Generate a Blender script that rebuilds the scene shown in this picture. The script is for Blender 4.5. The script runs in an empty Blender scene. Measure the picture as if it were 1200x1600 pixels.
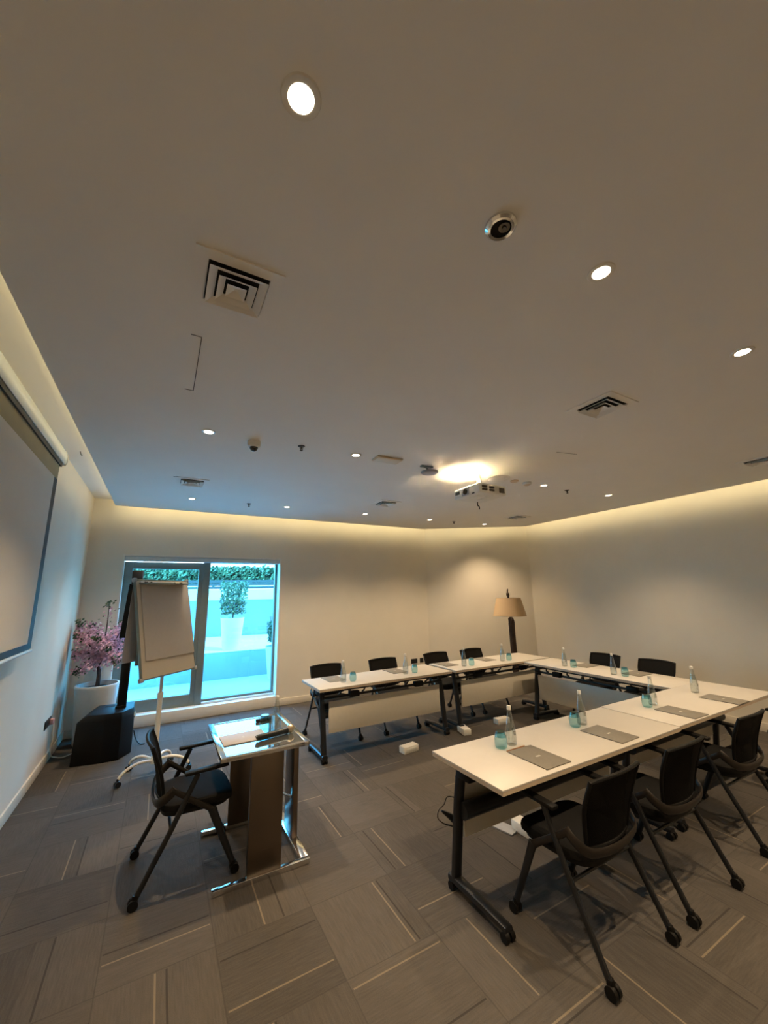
import bpy, bmesh, math, random
from mathutils import Vector, Matrix
random.seed(7)
PI = math.pi
S = bpy.context.scene
C = S.collection

# ------------------------------------------------------------------ camera, exposure, world, sun
cam = bpy.data.cameras.new('camera')
cam.sensor_fit = 'VERTICAL'; cam.sensor_height = 24.0; cam.lens = 608.25 / 1600 * 24.0
cam.clip_start = 0.05; cam.clip_end = 200
co = bpy.data.objects.new('camera', cam); C.objects.link(co)
yaw, pitch, roll = 0.51463, 0.20567, -0.01844
fw = Vector((math.sin(yaw)*math.cos(pitch), math.cos(yaw)*math.cos(pitch), math.sin(pitch)))
rt0 = Vector((math.cos(yaw), -math.sin(yaw), 0)); up0 = rt0.cross(fw)
rt = rt0*math.cos(roll) + up0*math.sin(roll); up = -rt0*math.sin(roll) + up0*math.cos(roll)
co.matrix_world = Matrix(((rt.x, up.x, -fw.x, 0), (rt.y, up.y, -fw.y, 0), (rt.z, up.z, -fw.z, 1.73), (0, 0, 0, 1)))
S.camera = co
S.view_settings.view_transform = 'Standard'; S.view_settings.look = 'None'
S.view_settings.gamma = 1; S.view_settings.use_curve_mapping = False
S.view_settings.exposure = 0.12
S.cycles.sample_clamp_indirect = 0.0
SPOT_W, COVE_W, SKY, SUN = 150.0, 1.45, 17.0, 10.0

w = bpy.data.worlds.new('sky'); S.world = w; w.use_nodes = True
nt = w.node_tree; bg = nt.nodes['Background']
tc = nt.nodes.new('ShaderNodeTexCoord'); sx = nt.nodes.new('ShaderNodeSeparateXYZ'); cr = nt.nodes.new('ShaderNodeValToRGB')
cr.color_ramp.elements[0].position = 0.0; cr.color_ramp.elements[0].color = (0.62, 0.86, 1.0, 1)
cr.color_ramp.elements[1].position = 0.7; cr.color_ramp.elements[1].color = (0.24, 0.56, 1.0, 1)
nt.links.new(tc.outputs['Generated'], sx.inputs[0]); nt.links.new(sx.outputs['Z'], cr.inputs[0])
nt.links.new(cr.outputs[0], bg.inputs[0]); bg.inputs[1].default_value = SKY
sl = bpy.data.lights.new('sun', 'SUN'); sl.energy = SUN; sl.angle = 0.01; sl.color = (1, 0.95, 0.86)
so = bpy.data.objects.new('sun', sl); C.objects.link(so)
so.rotation_euler = Vector((-0.55, 0.62, -1.0)).to_track_quat('-Z', 'Y').to_euler()
so.location = (3, -6, 12)

# ------------------------------------------------------------------ materials
def mat(name, col, rough=0.6, metal=0.0, noise=0.0, nscale=30, bump=0.0, spec=0.5, emit=None, estr=0, alpha=1.0, coat=0):
    m = bpy.data.materials.new(name); m.use_nodes = True
    t = m.node_tree; b = t.nodes['Principled BSDF']
    b.inputs['Base Color'].default_value = (*col, 1); b.inputs['Roughness'].default_value = rough
    b.inputs['Metallic'].default_value = metal; b.inputs['Specular IOR Level'].default_value = spec
    b.inputs['Alpha'].default_value = alpha; b.inputs['Coat Weight'].default_value = coat
    if emit: b.inputs['Emission Color'].default_value = (*emit, 1); b.inputs['Emission Strength'].default_value = estr
    if noise or bump:
        tc = t.nodes.new('ShaderNodeTexCoord'); n = t.nodes.new('ShaderNodeTexNoise'); n.inputs['Scale'].default_value = nscale
        n.inputs['Detail'].default_value = 4
        t.links.new(tc.outputs['Object'], n.inputs['Vector'])
        if noise:
            r = t.nodes.new('ShaderNodeValToRGB')
            r.color_ramp.elements[0].position = 0.3; r.color_ramp.elements[1].position = 0.7
            r.color_ramp.elements[0].color = (*[c*(1-noise) for c in col], 1)
            r.color_ramp.elements[1].color = (*[min(1, c*(1+noise)) for c in col], 1)
            t.links.new(n.outputs[0], r.inputs[0]); t.links.new(r.outputs[0], b.inputs['Base Color'])
        if bump:
            bp = t.nodes.new('ShaderNodeBump'); bp.inputs['Strength'].default_value = bump; bp.inputs['Distance'].default_value = 0.01
            t.links.new(n.outputs[0], bp.inputs['Height']); t.links.new(bp.outputs[0], b.inputs['Normal'])
    return m

def thin_glass(name, col, refl=0.08, rough=0.0, edge=0.5):
    """clear pane or vessel: straight-through transmission tinted by the glass, with a fresnel-like gloss"""
    m = bpy.data.materials.new(name); m.use_nodes = True; t = m.node_tree
    t.nodes.remove(t.nodes['Principled BSDF']); out = t.nodes['Material Output']
    tr = t.nodes.new('ShaderNodeBsdfTransparent'); tr.inputs[0].default_value = (*col, 1)
    gl = t.nodes.new('ShaderNodeBsdfGlossy'); gl.inputs['Roughness'].default_value = rough
    lw = t.nodes.new('ShaderNodeLayerWeight'); lw.inputs[0].default_value = 0.35
    ma = t.nodes.new('ShaderNodeMath'); ma.operation = 'MULTIPLY_ADD'; ma.inputs[1].default_value = edge; ma.inputs[2].default_value = refl
    mx = t.nodes.new('ShaderNodeMixShader')
    t.links.new(lw.outputs['Facing'], ma.inputs[0]); t.links.new(ma.outputs[0], mx.inputs[0])
    t.links.new(tr.outputs[0], mx.inputs[1]); t.links.new(gl.outputs[0], mx.inputs[2]); t.links.new(mx.outputs[0], out.inputs[0])
    return m

def carpet_mat():
    m = bpy.data.materials.new('carpet_tiles'); m.use_nodes = True; t = m.node_tree; b = t.nodes['Principled BSDF']
    N = t.nodes.new; L = t.links.new
    def M(op, a, b_=None, c=None):
        n = N('ShaderNodeMath'); n.operation = op
        for i, v in enumerate((a, b_, c)):
            if v is None: continue
            if isinstance(v, (int, float)): n.inputs[i].default_value = v
            else: L(v, n.inputs[i])
        return n.outputs[0]
    tc = N('ShaderNodeTexCoord'); s = N('ShaderNodeSeparateXYZ'); L(tc.outputs['Object'], s.inputs[0])
    u = M('DIVIDE', M('ADD', s.outputs[0], 0.11), 0.5); v = M('DIVIDE', s.outputs[1], 0.5)
    iu = M('FLOOR', u); iv = M('FLOOR', v); fu = M('SUBTRACT', u, iu); fv = M('SUBTRACT', v, iv)
    par = M('MODULO', M('ABSOLUTE', M('ADD', iu, iv)), 2)          # 1 = lines along x, 0 = along y
    par = M('GREATER_THAN', par, 0.5)
    a = M('ADD', M('MULTIPLY', fv, par), M('MULTIPLY', fu, M('SUBTRACT', 1, par)))      # across the strips
    l = M('ADD', M('MULTIPLY', fu, par), M('MULTIPLY', fv, M('SUBTRACT', 1, par)))      # along them
    def hsh(k, extra=None):
        c = N('ShaderNodeCombineXYZ'); L(M('ADD', iu, 0.37+k*3.1), c.inputs[0]); L(M('ADD', iv, 0.71), c.inputs[1])
        if extra is not None: L(extra, c.inputs[2])
        w_ = N('ShaderNodeTexWhiteNoise'); w_.noise_dimensions = '3D'; L(c.outputs[0], w_.inputs[0]); return w_.outputs[0]
    def line(pos, hw):
        return M('LESS_THAN', M('ABSOLUTE', M('SUBTRACT', a, pos)), hw)
    h1, h2, h3, h4, h5 = (hsh(k) for k in range(5))
    p1 = M('MULTIPLY_ADD', h1, 0.8, 0.12); p2 = M('MULTIPLY_ADD', h2, 0.8, 0.08)
    inl = M('MULTIPLY', M('GREATER_THAN', l, 0.02), M('LESS_THAN', l, 0.98))
    light = M('MULTIPLY', M('MULTIPLY', line(p1, 0.0085), inl), M('GREATER_THAN', h3, 0.35))
    dark = M('MULTIPLY', M('MULTIPLY', line(p2, 0.009), inl), M('GREATER_THAN', h4, 0.25))
    seam = M('GREATER_THAN', M('MAXIMUM', M('ABSOLUTE', M('SUBTRACT', fu, 0.5)), M('ABSOLUTE', M('SUBTRACT', fv, 0.5))), 0.494)
    strip = hsh(7, M('ADD', M('GREATER_THAN', a, p1), M('MULTIPLY', M('GREATER_THAN', a, p2), 2.3)))
    cv = N('ShaderNodeCombineXYZ'); L(M('MULTIPLY', a, 60), cv.inputs[0]); L(M('MULTIPLY', l, 5), cv.inputs[1]); L(M('ADD', M('MULTIPLY', iu, 7.3), M('MULTIPLY', iv, 3.7)), cv.inputs[2])
    n1 = N('ShaderNodeTexNoise'); n1.inputs['Scale'].default_value = 1.0; n1.inputs['Detail'].default_value = 3; L(cv.outputs[0], n1.inputs['Vector'])
    n2 = N('ShaderNodeTexNoise'); n2.inputs['Scale'].default_value = 2.5; n2.inputs['Detail'].default_value = 6; L(tc.outputs['Object'], n2.inputs['Vector'])
    n3 = N('ShaderNodeTexNoise'); n3.inputs['Scale'].default_value = 260; L(tc.outputs['Object'], n3.inputs['Vector'])
    val = M('ADD', M('ADD', M('MULTIPLY_ADD', h5, 0.16, 0.03), M('MULTIPLY_ADD', strip, 0.18, 0.05)), M('ADD', M('MULTIPLY', n1.outputs[0], 0.42), M('MULTIPLY', n3.outputs[0], 0.40)))
    val = M('ADD', val, M('MULTIPLY_ADD', n2.outputs[0], 0.25, -0.25))
    cr = N('ShaderNodeValToRGB'); cr.color_ramp.elements[0].position = 0.3; cr.color_ramp.elements[0].color = (0.055, 0.049, 0.043, 1)
    cr.color_ramp.elements[1].position = 1.05 if False else 1.0; cr.color_ramp.elements[1].color = (0.128, 0.112, 0.096, 1)
    L(val, cr.inputs[0])
    def mix(f, c1, col):
        x = N('ShaderNodeMix'); x.data_type = 'RGBA'; L(f, x.inputs[0]); L(c1, x.inputs[6]); x.inputs[7].default_value = (*col, 1); return x.outputs[2]
    c = mix(M('MULTIPLY', seam, 0.35), cr.outputs[0], (0.035, 0.032, 0.029))
    c = mix(M('MULTIPLY', dark, 0.7), c, (0.03, 0.027, 0.024)); c = mix(M('MULTIPLY', light, 0.55), c, (0.26, 0.21, 0.14))
    L(c, b.inputs['Base Color']); b.inputs['Roughness'].default_value = 0.95; b.inputs['Specular IOR Level'].default_value = 0.15
    bp = N('ShaderNodeBump'); bp.inputs['Strength'].default_value = 0.5; bp.inputs['Distance'].default_value = 0.004
    L(n3.outputs[0], bp.inputs['Height']); L(bp.outputs[0], b.inputs['Normal'])
    return m

def brushed(name, col, rough, aniso_scale=(2, 2, 300)):
    m = mat(name, col, rough, 1.0); t = m.node_tree; b = t.nodes['Principled BSDF']
    tc = t.nodes.new('ShaderNodeTexCoord'); mp = t.nodes.new('ShaderNodeMapping'); mp.inputs['Scale'].default_value = aniso_scale
    n = t.nodes.new('ShaderNodeTexNoise'); n.inputs['Scale'].default_value = 1; r = t.nodes.new('ShaderNodeMapRange')
    r.inputs['To Min'].default_value = rough*0.8; r.inputs['To Max'].default_value = rough*1.3
    t.links.new(tc.outputs['Object'], mp.inputs[0]); t.links.new(mp.outputs[0], n.inputs['Vector'])
    t.links.new(n.outputs[0], r.inputs[0]); t.links.new(r.outputs[0], b.inputs['Roughness'])
    return m

MT = {}
MT['wall'] = mat('painted_wall', (0.72, 0.67, 0.575), 0.75, noise=0.02, nscale=3, bump=0.03)
MT['ceil'] = mat('painted_ceiling', (0.84, 0.81, 0.76), 0.85, noise=0.015, nscale=2)
MT['trim'] = mat('painted_baseboard', (0.66, 0.60, 0.50), 0.5, noise=0.02)
MT['carpet'] = carpet_mat()
MT['laminate'] = mat('white_laminate', (0.50, 0.47, 0.425), 0.38, noise=0.015, nscale=12)
MT['edge'] = mat('table_edge_band', (0.46, 0.37, 0.27), 0.5, noise=0.06)
MT['panel'] = mat('modesty_panel', (0.62, 0.57, 0.47), 0.45, noise=0.02)
MT['black'] = mat('black_metal', (0.008, 0.009, 0.011), 0.35, 0.0, noise=0.2, spec=0.5)
MT['plastic'] = mat('black_plastic', (0.005, 0.0045, 0.004), 0.5, noise=0.15, spec=0.22)
MT['bracket'] = mat('charcoal_plastic', (0.016, 0.012, 0.009), 0.38, noise=0.1)
MT['fabric'] = mat('black_fabric', (0.010, 0.0095, 0.009), 0.9, noise=0.25, nscale=300, bump=0.3, spec=0.12)
MT['mesh'] = mat('black_mesh', (0.005, 0.0045, 0.004), 0.8, noise=0.3, nscale=300, alpha=0.9, spec=0.15)
MT['steel'] = brushed('brushed_steel', (0.19, 0.15, 0.115), 0.30)  # dark brown base carries the dim surroundings that the metal reflects
MT['chrome'] = mat('polished_steel', (0.8, 0.8, 0.8), 0.12, 1.0, noise=0.02)
MT['mirror'] = mat('dark_mirror_glass', (0.42, 0.45, 0.46), 0.03, 0.9, noise=0.01)
MT['white'] = mat('white_plastic', (0.72, 0.70, 0.64), 0.4, noise=0.02)
MT['whitepaint'] = mat('white_enamel', (0.78, 0.74, 0.66), 0.3, noise=0.02)
MT['paper'] = mat('paper', (0.50, 0.46, 0.42), 0.85, noise=0.02)
MT['board'] = mat('whiteboard', (0.56, 0.50, 0.41), 0.4, noise=0.01)
MT['alu'] = mat('grey_aluminium', (0.20, 0.24, 0.23), 0.5, 0.3, noise=0.04)
MT['alulight'] = mat('pale_aluminium', (0.62, 0.66, 0.66), 0.45, 0.1, noise=0.03)
MT['screenwhite'] = mat('projection_fabric', (0.62, 0.60, 0.56), 0.9, noise=0.01)
MT['screenkhaki'] = mat('screen_backing_fabric', (0.32, 0.28, 0.17), 0.85, noise=0.05, nscale=6)
MT['screenblack'] = mat('screen_black_border', (0.008, 0.008, 0.010), 0.6, noise=0.1)
MT['folder'] = mat('grey_notepad_cover', (0.17, 0.155, 0.13), 0.55, noise=0.06, nscale=60)
MT['folderlight'] = mat('pale_notepad_cover', (0.40, 0.36, 0.34), 0.6, noise=0.03)
MT['printlight'] = mat('pale_print', (0.60, 0.58, 0.53), 0.6, noise=0.02)
MT['printdark'] = mat('dark_print', (0.10, 0.09, 0.08), 0.6, noise=0.02)
MT['pencil'] = mat('cedar_pencil', (0.30, 0.14, 0.06), 0.5, noise=0.1)
MT['pot'] = mat('white_planter', (0.66, 0.66, 0.64), 0.35, noise=0.02)
MT['soil'] = mat('dark_soil', (0.05, 0.035, 0.025), 0.95, noise=0.4, bump=0.5)
MT['bark'] = mat('bark', (0.07, 0.04, 0.03), 0.85, noise=0.4, nscale=25, bump=0.6)
MT['petal'] = mat('pink_petals', (0.85, 0.48, 0.58), 0.7, noise=0.25, nscale=14)
MT['leaf'] = mat('green_leaves', (0.06, 0.10, 0.045), 0.6, noise=0.4, nscale=9)
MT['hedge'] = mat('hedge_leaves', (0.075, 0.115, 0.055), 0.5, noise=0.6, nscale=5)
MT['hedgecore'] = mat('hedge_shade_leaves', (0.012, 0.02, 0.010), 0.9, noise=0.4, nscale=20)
MT['darkwood'] = mat('dark_driftwood', (0.045, 0.024, 0.015), 0.6, noise=0.4, nscale=14, bump=0.4)
MT['shade'] = mat('linen_shade', (0.62, 0.44, 0.26), 0.9, noise=0.06, nscale=200)
MT['sand'] = mat('pale_paving', (0.50, 0.485, 0.46), 0.8, noise=0.05, nscale=2)
MT['stone'] = mat('terrace_wall_render', (0.14, 0.145, 0.17), 0.85, noise=0.12, nscale=1.5)
MT['riser'] = mat('terrace_step_render', (0.30, 0.31, 0.32), 0.85, noise=0.05, nscale=2)
MT['fence'] = mat('dark_fence', (0.03, 0.034, 0.036), 0.7, noise=0.1, nscale=3)
MT['bronze'] = mat('champagne_metal', (0.62, 0.50, 0.36), 0.3, 0.9, noise=0.05, nscale=300, bump=0.2)
MT['sockblack'] = mat('black_nickel', (0.02, 0.02, 0.02), 0.3, 0.3, noise=0.1)
MT['pink'] = mat('pink_plug', (0.6, 0.33, 0.33), 0.5, noise=0.05)
MT['void'] = mat('dark_duct', (0.006, 0.005, 0.005), 0.9, noise=0.1)
MT['grille'] = mat('dark_grille', (0.05, 0.035, 0.02), 0.6, noise=0.2, nscale=200)
MT['line'] = mat('hatch_gap', (0.10, 0.09, 0.08), 0.9, noise=0.1)
MT['greycard'] = mat('grey_floor_lid', (0.34, 0.35, 0.38), 0.5, noise=0.04)
MT['bulb'] = mat('lit_lamp', (1, 0.9, 0.8), 0.5, emit=(1.0, 0.82, 0.60), estr=14)
MT['deadlens'] = mat('dark_reflector', (0.10, 0.09, 0.08), 0.25, 0.8, noise=0.4, nscale=60)
MT['pane'] = thin_glass('blue_tinted_pane', (0.46, 0.86, 0.98), 0.04, 0, 0.25)
MT['clear'] = thin_glass('clear_bottle_glass', (0.90, 0.93, 0.93), 0.09, 0.02, 0.60)
MT['water'] = thin_glass('water', (0.92, 0.94, 0.94), 0.03, 0.02, 0.2)
MT['teal'] = thin_glass('teal_tumbler_glass', (0.66, 0.85, 0.87), 0.04, 0.03, 0.3)
MT['tealdark'] = thin_glass('dark_teal_tumbler_rim', (0.25, 0.56, 0.66), 0.08, 0.03, 0.45)
MT['dome'] = mat('smoked_dome', (0.01, 0.01, 0.01), 0.08, noise=0.1, coat=0.5)

# ------------------------------------------------------------------ mesh helpers
class MB:
    def __init__(s): s.bm = bmesh.new()
    def box(s, x0, x1, y0, y1, z0, z1, bev=0.0, M=None, seg=2):
        r = bmesh.ops.create_cube(s.bm, size=1.0); vs = r['verts']
        T = Matrix.Translation(((x0+x1)/2, (y0+y1)/2, (z0+z1)/2)) @ Matrix.Diagonal((x1-x0, y1-y0, z1-z0, 1))
        bmesh.ops.transform(s.bm, matrix=T, verts=vs)
        if bev:
            es = list({e for v in vs for e in v.link_edges})
            r2 = bmesh.ops.bevel(s.bm, geom=es, offset=bev, segments=seg, profile=0.5, affect='EDGES')
            vs = list({v for f in r2['faces'] for v in f.verts})
            vs = s._island(vs[0])
        if M is not None: bmesh.ops.transform(s.bm, matrix=M, verts=vs)
        return s
    def _island(s, v0):
        seen = {v0}; st = [v0]
        while st:
            v = st.pop()
            for e in v.link_edges:
                o = e.other_vert(v)
                if o not in seen: seen.add(o); st.append(o)
        return list(seen)
    def ring(s, c, a, b, ra, rb, n, sq=1.0):
        out = []
        for i in range(n):
            t = 2*PI*i/n; ct, st = math.cos(t), math.sin(t)
            if sq != 1.0: ct = math.copysign(abs(ct)**sq, ct); st = math.copysign(abs(st)**sq, st)
            out.append(s.bm.verts.new(c + a*ra*ct + b*rb*st))
        return out
    def bridge(s, r0, r1):
        n = len(r0)
        for i in range(n): s.bm.faces.new((r0[i], r0[(i+1) % n], r1[(i+1) % n], r1[i]))
    def tube(s, pts, r, n=10, rb=None, upv=None, cap=True, sq=1.0):
        """sweep an ellipse; r may be a list; rb = second radius (along the binormal)"""
        pts = [Vector(p) for p in pts]; k = len(pts)
        rs = r if isinstance(r, (list, tuple)) else [r]*k
        rbs = rb if isinstance(rb, (list, tuple)) else ([rb]*k if rb else rs)
        rings = []; prev = None
        for i, p in enumerate(pts):
            d = (pts[min(i+1, k-1)] - pts[max(i-1, 0)]).normalized()
            if upv is not None: a = Vector(upv)
            else: a = prev if prev is not None else (Vector((0, 0, 1)) if abs(d.z) < 0.9 else Vector((1, 0, 0)))
            a = (a - d*a.dot(d)).normalized(); prev = a; b = d.cross(a)
            rings.append(s.ring(p, a, b, rs[i], rbs[i], n, sq))
        for i in range(k-1): s.bridge(rings[i], rings[i+1])
        if cap:
            s.bm.faces.new(rings[0][::-1]); s.bm.faces.new(rings[-1])
        return s
    def lathe(s, prof, n=24, c=(0, 0, 0), sq=1.0, capb=True, capt=True):
        c = Vector(c); rings = [s.ring(c+Vector((0, 0, z)), Vector((1, 0, 0)), Vector((0, 1, 0)), r, r, n, sq) for r, z in prof]
        for i in range(len(rings)-1): s.bridge(rings[i], rings[i+1])
        if capb: s.bm.faces.new(rings[0][::-1])
        if capt: s.bm.faces.new(rings[-1])
        return s
    def prism(s, poly, z0, z1, M=None, bev=0):
        vb = [s.bm.verts.new((x, y, z0)) for x, y in poly]; vt = [s.bm.verts.new((x, y, z1)) for x, y in poly]
        s.bm.faces.new(vb[::-1]); s.bm.faces.new(vt); s.bridge(vb, vt)
        if bev:
            es = list({e for v in vb+vt for e in v.link_edges})
            bmesh.ops.bevel(s.bm, geom=es, offset=bev, segments=2, profile=0.5, affect='EDGES'); 
        if M is not None: bmesh.ops.transform(s.bm, matrix=M, verts=vb+vt)
        return s
    def quad(s, a, b, c, d):
        s.bm.faces.new([s.bm.verts.new(p) for p in (a, b, c, d)]); return s
    def build(s, name, m, parent=None, smooth=True, label=None, kind=None):
        bm = s.bm; bmesh.ops.recalc_face_normals(bm, faces=bm.faces[:])
        if smooth:
            for f in bm.faces: f.smooth = True
            for e in bm.edges:
                if len(e.link_faces) == 2 and e.calc_face_angle(0) > 0.6: e.smooth = False
        me = bpy.data.meshes.new(name); bm.to_mesh(me); bm.free()
        me.materials.append(MT[m] if isinstance(m, str) else m)
        o = bpy.data.objects.new(name, me); C.objects.link(o)
        if parent is not None: o.parent = parent
        if label: o['label'] = label
        if kind: o['kind'] = kind
        return o

def tag(o, label, cat, group=None):
    o['label'] = label; o['category'] = cat
    if group: o['group'] = group
    return o
def thing(name, label, cat, loc=(0, 0, 0), rz=0, group=None):
    o = bpy.data.objects.new(name, None); o.empty_display_size = 0.1; C.objects.link(o)
    o.location = loc; o.rotation_euler = (0, 0, rz)
    return tag(o, label, cat, group)
def copy_tree(o, parent=None):
    c = o.copy(); C.objects.link(c)
    if parent is not None: c.parent = parent
    for ch in KIDS.get(o, None) or [k for k in bpy.data.objects if k.parent == o]: copy_tree(ch, c)
    return c
KIDS = {}
def dup(root, loc, rz, label, group=None):
    c = copy_tree(root); c.location = loc; c.rotation_euler = (0, 0, rz); c['label'] = label
    if group: c['group'] = group
    return c
def struct(o): o['kind'] = 'structure'; return o
def bez(p0, p1, p2, p3, n=12):
    p0, p1, p2, p3 = map(Vector, (p0, p1, p2, p3))
    return [p0*(1-t)**3 + 3*p1*t*(1-t)**2 + 3*p2*t*t*(1-t) + p3*t**3 for t in [i/n for i in range(n+1)]]
def spline(P, n=6):
    P = [Vector(p) for p in P]; out = []
    for i in range(len(P)-1):
        a, b = P[i], P[i+1]; m0 = (P[i+1]-P[max(i-1, 0)])*0.5; m1 = (P[min(i+2, len(P)-1)]-a)*0.5
        for k in range(n):
            t = k/n; out.append(a*(2*t**3-3*t*t+1)+m0*(t**3-2*t*t+t)+b*(-2*t**3+3*t*t)+m1*(t**3-t*t))
    return out+[P[-1]]

# ------------------------------------------------------------------ the room
XL, XR, YB, YF = -0.94, 6.55, 6.70, -3.2
ZC, ZU = 3.0, 3.13
AB, BC = (4.77, 6.70), (6.55, 5.55)
WX0, WX1, WZ0, WZ1 = -0.516, 1.753, 0.15, 2.345
struct(MB().box(XL-0.3, XR+0.3, YF-0.3, YB+0.35, -0.15, 0).build('floor', 'carpet'))
struct(MB().box(XL-0.3, XL, YF-0.3, YB+0.35, 0, ZU+0.02).build('wall_left', 'wall'))
b = MB(); b.box(XL, WX0, YB, YB+0.35, 0, ZU+0.02); b.box(WX1, AB[0]+1.9, YB, YB+0.35, 0, ZU+0.02)
b.box(WX0, WX1, YB, YB+0.35, WZ1, ZU+0.02); struct(b.build('wall_back', 'wall', smooth=False))
dx, dy = BC[0]-AB[0], BC[1]-AB[1]; ln = math.hypot(dx, dy); nx, ny = -dy/ln, dx/ln
struct(MB().prism([AB, BC, (BC[0]+0.1, BC[1]+0.6), (AB[0]+0.6, AB[1]+0.1)], 0, ZU+0.02).build('wall_corner', 'wall', smooth=False))
struct(MB().box(XR, XR+0.3, YF-0.3, YB+0.35, 0, ZU+0.02).build('wall_right', 'wall'))
struct(MB().box(XL, XR, YF-0.3, YF, 0, ZU+0.02).build('wall_front', 'wall'))
struct(MB().box(XL-0.3, XR+0.3, YF-0.3, YB+0.35, ZU, ZU+0.3).build('ceiling', 'ceil'))
G = 0.28
EX0, EX1, EY1 = -0.661, 6.30, 6.46
struct(MB().prism([(EX0, YF), (EX1, YF), (EX1, 5.36), (4.55, EY1), (EX0, EY1)], ZC, ZC+0.045).build('ceiling', 'ceil', smooth=False))
# baseboards, 10 cm
struct(MB().box(XL, XL+0.015, YF, YB, 0, 0.10, 0.003).build('baseboard_left', 'trim'))
b = MB(); b.box(XL+0.015, WX0, YB-0.015, YB, 0, 0.10, 0.003); b.box(WX1, AB[0], YB-0.015, YB, 0, 0.10, 0.003)
struct(b.build('baseboard_back', 'trim'))
struct(MB().prism([AB, (AB[0]-nx*0.015, AB[1]-0.015), (BC[0]-0.015, BC[1]-ny*0.015), BC], 0, 0.10).build('baseboard_corner', 'trim'))
struct(MB().box(XR-0.015, XR, YF, BC[1], 0, 0.10, 0.003).build('baseboard_right', 'trim'))
# window reveal and stone sill step
struct(MB().box(WX0, WX1, YB, YB+0.35, 0.0, WZ0, 0.004).build('trim_1', 'white'))
b = MB(); b.box(WX0, WX0+0.02, YB-0.004, YB+0.35, WZ0, WZ1); b.box(WX1-0.02, WX1, YB-0.004, YB+0.35, WZ0, WZ1); b.box(WX0+0.02, WX1-0.02, YB-0.004, YB+0.35, WZ1-0.02, WZ1)
struct(b.build('trim_2', 'white'))
# roller blind cassette
bl = struct(MB().box(WX0+0.02, WX1-0.02, YB+0.03, YB+0.13, 2.255, 2.325, 0.01).build('trim_3', 'alulight'))
# sliding door leaf
YG = 6.90
def frame(name, x0, x1, z0, z1, t, tb, y0, y1, m, parent=None):
    b = MB(); b.box(x0, x0+t, y0, y1, z0, z1, 0.004); b.box(x1-t, x1, y0, y1, z0, z1, 0.004)
    b.box(x0+t, x1-t, y0, y1, z0, z0+tb, 0.004); b.box(x0+t, x1-t, y0, y1, z1-t, z1, 0.004)
    return b.build(name, m, parent)
d = struct(frame('door_1', -0.496, 0.60, WZ0, 2.255, 0.105, 0.16, YG-0.04, YG+0.03, 'alu'))
MB().box(-0.395, 0.50, YG-0.005, YG+0.003, WZ0+0.155, 2.155).build('door_pane', 'pane', d, smooth=False)
MB().box(-0.455, -0.435, YG-0.085, YG-0.04, 0.95, 1.25, 0.005).build('door_handle', 'black', d)
wdw = struct(frame('window_1', 0.62, 1.733, WZ0, 2.29, 0.035, 0.06, YG-0.02, YG+0.05, 'alu'))
MB().box(0.655, 1.70, YG+0.01, YG+0.018, WZ0+0.055, 2.26).build('window_pane', 'pane', wdw, smooth=False)
MB().box(0.56, 0.66, YG-0.06, YG+0.05, WZ0, 2.29, 0.004).build('mullion', 'alu', wdw)
MB().box(0.66, 1.733, YG-0.08, YG-0.03, WZ0, WZ0+0.03, 0.004).build('sill_rail', 'alulight', wdw)

# cove light: LED strips lying on the edge of the lowered ceiling
def cove(x, y, rz, length, tilt, aim):
    l = bpy.data.lights.new('cove_led', 'AREA'); l.shape = 'RECTANGLE'; l.size = length; l.size_y = 0.02
    l.energy = COVE_W*length*tilt; l.color = (1.0, 0.82, 0.46)
    o = bpy.data.objects.new('cove_led', l); C.objects.link(o); o.location = (x, y, ZC+0.075)
    z = -Vector(aim).normalized(); xa = Vector((math.cos(rz), math.sin(rz), 0)); ya = z.cross(xa)
    o.rotation_euler = Matrix((xa, ya, z)).transposed().to_euler()
LL = EY1-YF
cove(EX0+0.02, (EY1+YF)/2, PI/2, LL, 0.45, (-1, 0, -0.35))
cove((EX0+4.55)/2, EY1-0.02, 0, 5.2, 1, (0, 1, -0.35))
cove(5.42-0.02, 5.91-0.02, math.atan2(dy, dx), 2.05, 1, (nx*1 if nx > 0 else -nx, abs(ny), -0.35))
cove(EX1-0.02, (5.36+YF)/2, PI/2, 5.36-YF, 1, (1, 0, -0.35))

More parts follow.
